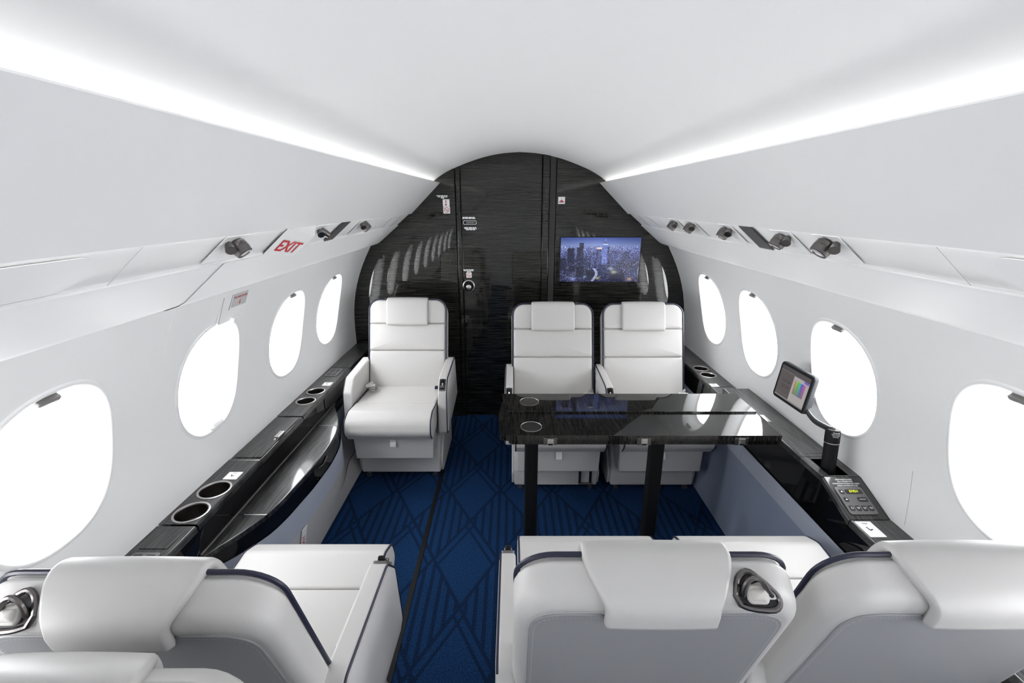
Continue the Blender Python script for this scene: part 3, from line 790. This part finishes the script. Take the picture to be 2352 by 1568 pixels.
sd = (sl1 - sl0).normalized()
def slope(x, t): p = sl0 + (sl1 - sl0) * t; return (x, p.y, p.z)
fr = on(slope(1.112, 0.42), (1, 0, 0), sd)
cp = keypad(rl, fr, 0.047, 0.052, [(-0.039, -0.024, 0.024, 0.041), (-0.039, -0.024, -0.006, 0.011), (-0.018, 0.039, 0.024, 0.041), (0.008, 0.040, -0.006, 0.011), (-0.039, -0.023, -0.040, -0.020), (-0.018, -0.002, -0.040, -0.020), (0.003, 0.019, -0.040, -0.020), (0.024, 0.040, -0.040, -0.020)])
lettering('display_digits', 'DVD1', 0.012, lambda x, y, z: fr(0.010 + x, 0.0325 + y, 0.0062), 'segment', cp, 0.0003)
for yk in (0.0325, 0.0025):
    O('arrow_mark', xf(([(-0.004, -0.003, 0), (0.004, -0.003, 0), (0, 0.004, 0)], [[0, 1, 2]]), lambda x, y, z: fr(-0.0315 + x, yk + y, 0.0062)), 'whitep', cp, smooth=0)
O('key_print', cat_(*[ticks((1, 0.8), 0.011, 0.0016, 0.004, (lambda xx: (lambda a, b, c=0: fr(xx + a, -0.028 + b, 0.0056 + c)))(xx), 20 + k_) for k_, xx in enumerate((-0.010, 0.011, 0.032))], xf(cat_(ring2(0.003, 0.0042, 14)), lambda x, y, z: fr(-0.031 + x, -0.030 + y, 0.006)), ticks((0.9,), 0.026, 0.0018, 0.004, lambda a, b, c=0: fr(0.024 + a, 0.0025 + b, 0.0056 + c), 31)), 'whitep', cp, smooth=0)
for k_, tx in enumerate(('MONITOR MUST BE LOCKED', 'FULLY OUTBOARD IN THE', 'FORWARD POSITION DURING TAXI, TAKEOFF,', 'LANDING AND WHEN NOT IN USE')):
    lettering('white_lettering', tx, 0.0072, (lambda kk: (lambda x, y, z: fr(0.006 + x * 0.62, 0.083 - kk * 0.0082 + y, 0.0006)))(k_), 'whitep', rl, 0.00012)

rp = thing('side_console', 'low blue grey leather side panel with a black upper fascia beneath the television side ledge', 'console')
rx = lambda z: 1.0 + 0.0877 * z
for y0, y1, z_ in ((YB, 1.248, 0.572), (1.248, 1.405, None), (1.405, 2.20, 0.632), (2.20, D, 0.582)):
    za, zb = (z_, z_) if z_ else (0.572, 0.632)
    O('black_fascia', ([(1.056, y0, za), (1.056, y1, zb), (rx(0.475), y1, 0.472), (rx(0.475), y0, 0.472)], [[0, 1, 2, 3]]), 'black', rp, smooth=0)
O('leather_band', loft([[(rx(0.475) - 0.006, y, 0.475), (rx(0.396) - 0.004, y, 0.398)] for y in (YB, 0.0, 1.9, 1.902, D)], closed=False, cap0=False, cap1=False), 'band', rp)
O('lower_panel', loft([[(rx(0.396) - 0.002, y, 0.396), (rx(0), y, 0.0)] for y in (YB, D)], closed=False, cap0=False, cap1=False), 'sidegrey', rp)
O('band_joint', tube([(rx(0.475) - 0.006, 1.90, 0.474), (rx(0.396) - 0.004, 1.90, 0.399)], 0.0012, 6), 'band', rp)

# ------------------------------------------------------------------ floor track cover
O('trim_7', prism(rrect(-0.486, -0.464, YB, D - 0.01, 0.002, 2), lambda u, v, d: (u, v, d), 0.0, 0.003, 0.001, 2), 'matblack', kind='structure', label='dark seat track cover strip running along the carpet')

# ------------------------------------------------------------------ seats
AN = R(18.5)
def BK(x, v, w_):
    return (x, -0.12 - v * math.sin(AN) + w_ * math.cos(AN), 0.45 + v * math.cos(AN) + w_ * math.sin(AN))

def seat(label, loc, rotz, out, arm_in=True, arm_out=True, wide=False, fittings=False, stitched=True, recline=18.5):
    """local +y is where the sitter looks, out = +1/-1: local side on which the shoulder belt guide sits"""
    global AN
    AN = R(recline)
    t = thing('cabin_seat', label, 'seat', loc, rotz, 'white leather cabin seats')
    L = 0.565
    # back shell, pads, rear panel
    so = rrect(-0.250, 0.250, -0.10, L, 0.07, 7, rs=(0.03, 0.03, 0.075, 0.075))
    sh = O('back_shell', prism(so, lambda u, v, d: BK(u, v * (1 - 0.05 * min(max((-d - 0.018) / 0.067, 0), 1) ** 1.3), d), -0.085, -0.018, 0.02, 4, r0=0.024, r1=0.012), 'leather', t)
    F = lambda u, v, d: BK(u, v, d)
    hw = 0.236
    O('back_cushion', prism(rrect(-hw, hw, -0.03, 0.238, 0.012), F, -0.03, 0.0, 0.010, 3, puff1=0.006), 'leather', t)
    O('back_cushion', prism(rrect(-hw, hw, 0.241, 0.408, 0.012), F, -0.03, 0.0, 0.010, 3, puff1=0.006), 'leather', t)
    O('back_cushion', prism(rrect(-hw, hw, 0.411, 0.558, 0.01, 7, rs=(0.012, 0.012, 0.062, 0.062)), F, -0.03, -0.001, 0.010, 3, puff1=0.003), 'leather', t)
    pp = [BK(-0.243, -0.02, -0.015), BK(-0.243, 0.2, -0.015), BK(-0.243, 0.40, -0.015)] + [BK(u, v, -0.017) for u, v in rrect(-0.243, 0.243, 0.0, 0.562, 0.07, 7)[16:]][::-1][:8]
    top = rrect(-0.243, 0.243, 0.0, 0.563, 0.068, 8)
    trc, tlc = top[18:27], top[27:36]
    path = [(-0.243, v) for v in np.linspace(-0.02, 0.48, 9)] + tlc[::-1] + [(0.0, 0.563)] + trc[::-1] + [(0.243, v) for v in np.linspace(0.48, -0.02, 9)]
    O('piping', tube([BK(u * 1.006, v + 0.001, -0.012) for u, v in path], 0.0048, 7), 'navy', sh)
    go = fillet([(-0.222, -0.09, 0.02), (0.222, -0.09, 0.02), (0.222, 0.508, 0.06), (0.10, 0.508, 0.02), (0.06, 0.475, 0.03), (-0.06, 0.475, 0.03), (-0.10, 0.508, 0.02), (-0.222, 0.508, 0.06)], 6)
    if stitched:
        gp = O('rear_panel', prism(go, F, -0.083, -0.0885, 0.003, 2), 'grey', t)
        parts = []
        for off, dd in ((0.008, -0.0888), (-0.007, -0.0856)):
            ol = inset(go, off); n_ = len(ol)
            for i in range(n_):
                a, b = Vector(ol[i]), Vector(ol[(i + 1) % n_]); ln = (b - a).length; k_ = max(1, int(ln / 0.0065))
                for q in range(k_):
                    s_ = a + (b - a) * ((q + 0.2) / k_); e_ = a + (b - a) * ((q + 0.75) / k_)
                    if e_.y > 0.40 or abs(e_.x) > 0.20:
                        vv, ff = quad(s_.x, s_.y, e_.x, e_.y, 0.0012)
                        parts.append(([BK(p[0], p[1], dd) for p in vv], ff))
        O('stitching', cat_(*parts), 'leather2', gp, smooth=0, kind='stuff')
    # headrest draped over the top
    hp = [(0.002, 0.408), (0.007, 0.412), (0.010, 0.44), (0.011, 0.50), (0.009, 0.540), (0.000, 0.558), (-0.020, 0.563), (-0.050, 0.555), (-0.076, 0.543), (-0.088, 0.528), (-0.092, 0.508), (-0.094, 0.492)]
    hp = [(p[0], p[1]) for p in smoothpath([(a, b, 0) for a, b in hp], 4)]
    n_ = len(hp); rings = []
    for i, (w_, v_) in enumerate(hp):
        s = i / (n_ - 1)
        q = min(max((s - 0.52) / 0.30, 0), 1); q = q * q * (3 - 2 * q)
        hwid = 0.130 + (0.096 - 0.130) * q
        tn = Vector(hp[min(i + 1, n_ - 1)]) - Vector(hp[max(i - 1, 0)]); tn.normalize(); nn = Vector((tn.y, -tn.x))
        th = 0.0135 * min(1.0, (i + 0.6) / 3.0) * min(1.0, (n_ - 0.4 - i) / 2.5)
        e = min(1.0, (i + 1.0) / 3.0, (n_ - i) / 3.0)
        hwid *= 0.965 + 0.035 * e
        ring = []
        for u, d in ((-1, 0), (-0.995, 0.45), (-0.97, 0.8), (-0.92, 0.97), (-0.5, 1.06), (0, 1.1), (0.5, 1.06), (0.92, 0.97), (0.97, 0.8), (0.995, 0.45), (1, 0), (0.97, -0.5), (0.4, -0.6), (-0.4, -0.6), (-0.97, -0.5)):
            ring.append(BK(hwid * u, v_ + nn.y * th * d, w_ + nn.x * th * d))
        rings.append(ring)
    O('headrest', loft(rings), 'leather', t, smooth=70)
    # shoulder belt guide let into the top
    bx_ = out * 0.160
    def G(a, b, c=0.0):      # plane of the sloping top edge: a across, b forward, c up off it
        x_ = bx_ + out * a * 0.9
        return BK(x_, 0.5435 - max(0.0, abs(x_) - 0.16) * 0.14 + b * 0.56 + c * 0.82, -0.064 + b * 0.82 - c * 0.56)
    gl_ = [(p[0], p[1]) for p in smoothpath([(-0.040, -0.006, 0), (-0.032, 0.018, 0), (-0.014, 0.030, 0), (0.008, 0.020, 0), (0.036, 0.000, 0), (0.044, -0.016, 0), (0.030, -0.028, 0), (-0.008, -0.028, 0), (-0.032, -0.022, 0)], 3)]
    gr = O('belt_guide', tube([G(a, b, 0.002) for a, b in gl_], 0.0048, 8, closed=True), 'gun', t)
    O('guide_recess', prism([(-0.036, -0.006), (-0.028, 0.016), (-0.014, 0.026), (0.008, 0.017), (0.034, 0.0), (0.040, -0.015), (0.028, -0.024), (-0.008, -0.024), (-0.030, -0.018)], G, -0.004, 0.003, 0.0012, 2), 'matblack', gr)
    O('guide_loop', tube([G(a, b, c) for a, b, c in smoothpath([(-0.026, -0.008, 0.002), (-0.024, 0.010, 0.014), (-0.012, 0.022, 0.022), (0.004, 0.018, 0.020), (0.018, 0.004, 0.010), (0.030, -0.006, 0.002)], 3)], 0.0046, 8), 'gun', gr)
    O('guide_strap', prism(rrect(-0.020, 0.022, -0.020, 0.010, 0.010, 4), G, 0.0, 0.010, 0.005, 3, puff1=0.005), 'belt', gr)
    # cushion in two lengths
    cx = lambda u, v, d: (d, u, v)
    rear = fillet([(-0.17, 0.345, 0.01), (0.148, 0.345, 0.006), (0.148, 0.478, 0.008), (-0.17, 0.462, 0.02)], 4)
    front = fillet([(0.152, 0.345, 0.006), (0.335, 0.345, 0.020), (0.378, 0.395, 0.04), (0.358, 0.462, 0.055), (0.285, 0.490, 0.06), (0.152, 0.478, 0.008)], 7)
    O('seat_cushion', prism(rear, cx, -0.233, 0.233, 0.020, 4, puff0=0.0, puff1=0.0), 'leather', t)
    O('thigh_cushion', prism(front, cx, -0.233, 0.233, 0.014, 4), 'leather', t)
    for s in (-1, 1):
        fo = inset(front, 0.003)
        k0 = min(range(len(fo)), key=lambda q: (fo[q][0] - 0.335) ** 2 + (fo[q][1] - 0.35) ** 2)
        O('cushion_piping', tube([(s * 0.229, p[0], p[1]) for p in fo[k0:-8]] + [(s * 0.229, 0.16, 0.476), (s * 0.229, -0.05, 0.470)], 0.0035, 7), 'navy', t)
    # arms
    for s in (-1, 1):
        has = arm_out if s == out else arm_in
        if not has: continue
        wd = 0.052 if arm_out else 0.044
        x0 = s * 0.241; x1 = s * (0.241 + wd)
        ao = fillet([(-0.30, 0.345, 0.02), (0.155, 0.292, 0.015), (0.203, 0.310, 0.02), (0.170, 0.540, 0.04), (0.105, 0.612, 0.05), (-0.235, 0.626, 0.03)], 6)
        ar = O('armrest', prism(ao, cx, x0, x1, 0.009, 3), 'leather', t)
        xo_ = x1 - s * 0.002
        O('side_panel', prism(inset(ao, 0.016), cx, x1 - s * 0.002, x1 + s * 0.003, 0.003, 2), 'leather2', ar)
        io = inset(ao, 0.004)
        O('piping', tube([(xo_, p[0], p[1]) for p in io[7:]], 0.0036, 7), 'navy', ar)
        xm = (x0 + x1) / 2
        if s == out: continue
        # recline control let into the front top corner
        fdir = Vector((0, 0.062, -0.062)).normalized()
        fr_ = on((xm, 0.1365, 0.5800), (1, 0, 0), (0, 0.70, -0.71))
        n_out = Vector((1, 0, 0)).cross(Vector((0, 0.70, -0.71)))
        sgn = 1 if n_out.z > 0 else -1
        fp = lambda x, y, z, fr_=fr_, sgn=sgn: fr_(x, y, z * sgn)
        co = O('control_bezel', prism(rrect(-0.019, 0.019, -0.036, 0.036, 0.006, 3), fp, -0.012, 0.006, 0.002, 2), 'panelgrey', ar)
        O('control_recess', prism(rrect(-0.0145, 0.0145, -0.031, 0.031, 0.004, 3), fp, 0.0, 0.0066, 0.0005, 1), 'matblack', co)
        O('control_lever', prism(rrect(-0.012, 0.012, 0.008, 0.024, 0.004, 3), fp, 0.005, 0.016, 0.003, 2), 'gun', co)
        O('control_knob', prism(rrect(-0.009, 0.009, -0.030, -0.012, 0.005, 3), fp, 0.005, 0.020, 0.005, 3), 'matblack', co)
        O('control_rail', prism(rrect(-0.003, 0.003, -0.010, 0.008, 0.001, 2), fp, 0.005, 0.009, 0.001, 1), 'steel', co)
    # under-seat box and plinth
    vb = O('life_vest_box', prism([(-0.218, 0.185), (0.218, 0.185), (0.224, 0.348), (-0.224, 0.348)], lambda u, v, d: (u, d, v), -0.16, 0.268, 0.008, 3), 'leather2', t)
    O('pull_strap', loft([[(x, 0.268 + a, z) for x in (-0.016, 0.016)] + [(x, 0.2655 + a, z) for x in (0.016, -0.016)] for a, z in ((0.002, 0.306), (0.012, 0.300), (0.020, 0.288), (0.020, 0.272), (0.012, 0.266))]), 'whitep', vb)
    lettering('red_lettering', 'LIFE VEST', 0.013, lambda x, y, z: (-x, 0.2692, 0.322 + y), 'dred', vb, 0.0003)
    O('plinth', prism(fillet([(-0.27, 0.028, 0.02), (0.165, 0.028, 0.015), (0.165, 0.13, 0.02), (0.10, 0.26, 0.04), (-0.27, 0.26, 0.02)], 5), cx, -0.236, 0.236, 0.014, 3), 'leather2', t)
    for s in (-1, 1):
        O('side_fairing', prism(fillet([(-0.26, 0.02, 0.02), (0.13, 0.02, 0.02), (0.15, 0.10, 0.03), (0.03, 0.24, 0.04), (0.03, 0.33, 0.01), (-0.26, 0.33, 0.02)], 5), cx, s * 0.234, s * 0.249, 0.006, 2), 'leather2', t)
        for yf in (0.14, -0.22):
            O('track_fitting', lathe([(0.018, 0.0), (0.018, 0.008), (0.011, 0.012), (0.010, 0.030)], (s * 0.20, yf, 0.0), (0, 0, 1), 14), 'steel', t)
    if fittings:
        O('foot_bar', cat_(box(out * 0.135 - 0.006, out * 0.135 + 0.006, 0.163, 0.175, 0.045, 0.17), box(out * 0.195 - 0.006, out * 0.195 + 0.006, 0.163, 0.175, 0.045, 0.17), cyl((out * 0.128, 0.178, 0.05), (out * 0.205, 0.178, 0.05), 0.007, n=10)), 'gun', t)
    # lap belt: rolled webbing with its buckle on one side, tongue on the other
    so_ = out
    bl = O('belt_strap', cat_(tube(smoothpath([(so_ * 0.232, -0.10, 0.455), (so_ * 0.222, -0.075, 0.50), (so_ * 0.205, -0.05, 0.515), (so_ * 0.185, -0.03, 0.495), (so_ * 0.190, -0.02, 0.478)], 4), 0.016, 10, flat=0.2), tube([(so_ * 0.225, -0.03, 0.502), (so_ * 0.170, -0.035, 0.502)], 0.013, 12)), 'belt', t)
    O('belt_buckle', prism(rrect(-0.016, 0.016, -0.022, 0.022, 0.004, 3), on((so_ * 0.176, -0.02, 0.487), (1, 0, 0), (0, 0.9, 0.3)), 0, 0.012, 0.003, 2), 'gun', bl)
    O('belt_tongue', prism(rrect(-0.024, 0.024, -0.012, 0.012, 0.003, 3), on((-so_ * 0.212, -0.055, 0.476), (1, 0, 0), (0, 1, 0)), 0, 0.016, 0.003, 2), 'navy', t)
    return t

PI = math.pi
seat('white leather seat facing the viewer, alone beside the exit side ledge', (-0.712, 2.53, 0), PI, 1)
seat('white leather aisle seat of the pair behind the black table, facing the viewer', (0.196, 2.40, 0), PI, -1, arm_out=False, fittings=True)
seat('white leather window seat of the pair behind the black table, below the television', (0.742, 2.40, 0), PI, -1, arm_out=False)
seat('white leather seat seen from behind, alone on the exit sign side of the aisle', (-0.690, 0.925, 0), 0, -1)
seat('white leather aisle seat seen from behind, its grey back and belt loop in full view', (0.200, 0.965, 0), 0, 1, arm_out=False)
seat('white leather window seat seen from behind, cut by the frame edge', (0.742, 0.965, 0), 0, 1, arm_out=False)
seat('white leather seat back to back with the lone exit side seat, only its top showing', (-0.645, 0.160, 0), PI, 1, recline=12.0)

# ------------------------------------------------------------------ folding table
TZ = 0.664
tb = thing('folding_table', 'black glossy fold-out table with two coasters standing before the paired seats', 'table', (0.0, 0.0, 0.0))
up_ = lambda u, v, d: (u, v, d)
base_o = fillet([(-0.060, 1.672, 0.02), (1.047, 1.672, 0), (1.047, 2.02, 0), (-0.095, 2.02, 0.02), (-0.100, 1.80, 0.05)], 5)
top_o = fillet([(-0.100, 1.655, 0.012), (1.047, 1.655, 0), (1.047, 2.00, 0), (-0.098, 2.00, 0.02), (-0.112, 1.83, 0.10)], 6)
far_o = fillet([(-0.075, 1.862, 0.02), (1.047, 1.862, 0), (1.047, 2.062, 0), (-0.100, 2.062, 0.004)], 5)
O('lower_leaf', prism(base_o, up_, TZ - 0.050, TZ - 0.027, 0.0012, 2), 'vtable', tb)
O('upper_leaf', prism(top_o, up_, TZ - 0.024, TZ, 0.0012, 2), 'vtable', tb)
O('rear_leaf', prism(far_o, up_, TZ - 0.004, TZ + 0.008, 0.0012, 2), 'vtable', tb)
for y_, z_ in ((1.733, TZ), (1.968, TZ + 0.008)):
    c = O('coaster', lathe([(0.046, 0), (0.046, 0.0012), (0.0435, 0.0015), (0.043, 0.0006)], (0.030, y_, z_), (0, 0, 1), 40), 'steel', tb)
    O('coaster_inlay', lathe([(0.0428, 0), (0.0428, 0.0010), (0.001, 0.0010)], (0.030, y_, z_), (0, 0, 1), 40), 'coaster' if 'coaster' in M else 'gun', c)
for x_ in (0.105, 0.487, 0.885):
    h_ = O('hinge', prism(rrect(-0.028, 0.028, -0.016, 0.016, 0.002, 2), on((x_, 1.6545, TZ - 0.026), (1, 0, 0), (0, 0, 1)), -0.012, 0.0008, 0.0005, 1), 'gun', tb)
    O('hinge_knuckle', prism(rrect(-0.0135, 0.0135, -0.014, 0.015, 0.003, 3), on((x_, 1.654, TZ - 0.026), (1, 0, 0), (0, 0, 1)), 0, 0.007, 0.002, 2), 'steel', h_)
    O('hinge_slot', prism(rrect(-0.010, 0.010, -0.013, -0.006, 0.001, 2), on((x_, 1.6468, TZ - 0.026), (1, 0, 0), (0, 0, 1)), 0, 0.0006, 0.0002, 1), 'matblack', h_)
for x_ in (0.036, 0.602):
    O('leg', prism(rrect(x_ - 0.030, x_ + 0.030, 1.80, 1.86, 0.012, 4), up_, 0.0, TZ - 0.049, 0.002, 2), 'matblack', tb)

# ------------------------------------------------------------------ swivel monitor
mo = thing('swivel_monitor', 'small dark touch screen showing a rainbow panel on a post above the ledge', 'monitor', (1.115, 1.462, MZ - 0.070))
zz = 0.07
pa, pb = Vector((0, 0, 0.0)), Vector((0.002, 0.026, zz + 0.152))
O('post', cyl(pa, pb * 0.73, 0.0235, 0.0235, 28), 'matblack', mo)
O('collar', cyl(pb * 0.73, pb * 0.745, 0.0245, 0.0245, 28), 'steel', mo)
hd = O('post_head', lathe([(0.0245, 0.0), (0.0245, 0.040), (0.021, 0.048), (0.010, 0.050)], pb * 0.745, pb, 28), 'matblack', mo)
O('head_button', lathe([(0.007, 0), (0.007, 0.008), (0.004, 0.010), (0.001, 0.0102)], pb * 0.745 + pb.normalized() * 0.049, pb, 16), 'steel', hd)
for k_, tx in enumerate((0.7, 1.0, 0.9, 0.6)):
    O('small_print', ticks((tx,), 0.030, 0.0022, 0.004, (lambda kk: (lambda a, b, c=0: (-0.0253 * math.sin(a / 0.0253 + 0.25) * 1.0 + 0.002, 0.022 - 0.0253 * math.cos(a / 0.0253 + 0.25), zz + 0.140 - kk * 0.0055 + b)))(k_), 50 + k_), 'whitep', hd, smooth=0)
TL = Vector((1.072, 1.775, 0.945)); TR = Vector((1.081, 1.580, 0.945)); BL = Vector((1.052, 1.774, 0.793)); BR = Vector((1.066, 1.580, 0.798))
og = Vector(mo.location)
cen = (TL + TR + BL + BR) / 4 - og
ex_ = (TR - TL).normalized(); ey_ = (TL - BL); ey_ = (ey_ - ex_ * ey_.dot(ex_)).normalized()
sf = on(cen, ex_, ey_)
sgn_s = 1 if (Vector(sf(0, 0, 1)) - Vector(sf(0, 0, 0))).x < 0 else -1
sfp = lambda x, y, z=0.0: sf(x, y, z * sgn_s)
O('monitor_case', prism(rrect(-0.100, 0.100, -0.077, 0.077, 0.016, 6), sfp, -0.016, 0.004, 0.004, 3), 'case', mo)
O('monitor_bezel', prism(rrect(-0.096, 0.096, -0.073, 0.073, 0.013, 6), sfp, 0.003, 0.0052, 0.001, 2), 'matblack', mo)
def tabl():
    W, H = 120, 88
    im = np.zeros((H, W, 3)); im[:] = (92, 84, 84)
    im[:12] = (78, 72, 74); im[12:13] = (150, 145, 145)
    im[14:, 58:] = (196, 190, 190); im[:14, 58:] = (86, 80, 82)
    im[84:, :] = (150, 145, 143)
    import colorsys
    for j in range(24, 62):
        for i in range(66, 108):
            c = colorsys.hsv_to_rgb(0.03 + 0.94 * (i - 66) / 42.0, 0.62 - 0.40 * (j - 24) / 38.0, 0.84 - 0.28 * (j - 24) / 38.0)
            im[j, i] = [q * 255 for q in c]
    im[14:20, 100:118] = (120, 100, 215)
    for yb in (36, 50):
        for xb in (18, 36):
            im[yb:yb + 8, xb:xb + 12] = (58, 54, 56); im[yb + 2:yb + 4, xb + 2:xb + 9] = (120, 112, 112)
    for yb in (66, 72, 78): im[yb, 70:104:3] = (140, 134, 134)
    im[45:46, 14:52] = (130, 122, 122); im[76:78, 8:50:6] = (150, 142, 142)
    return im / 255.0
picture_grid('screen', tabl(), lambda x, y: sfp(x, y, 0.0056), 0.172, 0.128, 'tablet', mo)
armp = [pb * 0.93 + Vector((0, 0.01, 0)), (BR - og) + Vector((0.010, -0.045, -0.004)), (BR - og) + Vector((0.012, 0.03, 0.020))]
O('swing_arm', tube(smoothpath(armp, 5), 0.009, 8, flat=1.5), 'case', mo)
O('rear_clip', prism(rrect(0.085, 0.100, -0.045, 0.0, 0.003, 3), sfp, -0.022, -0.012, 0.002, 2), 'case', mo)
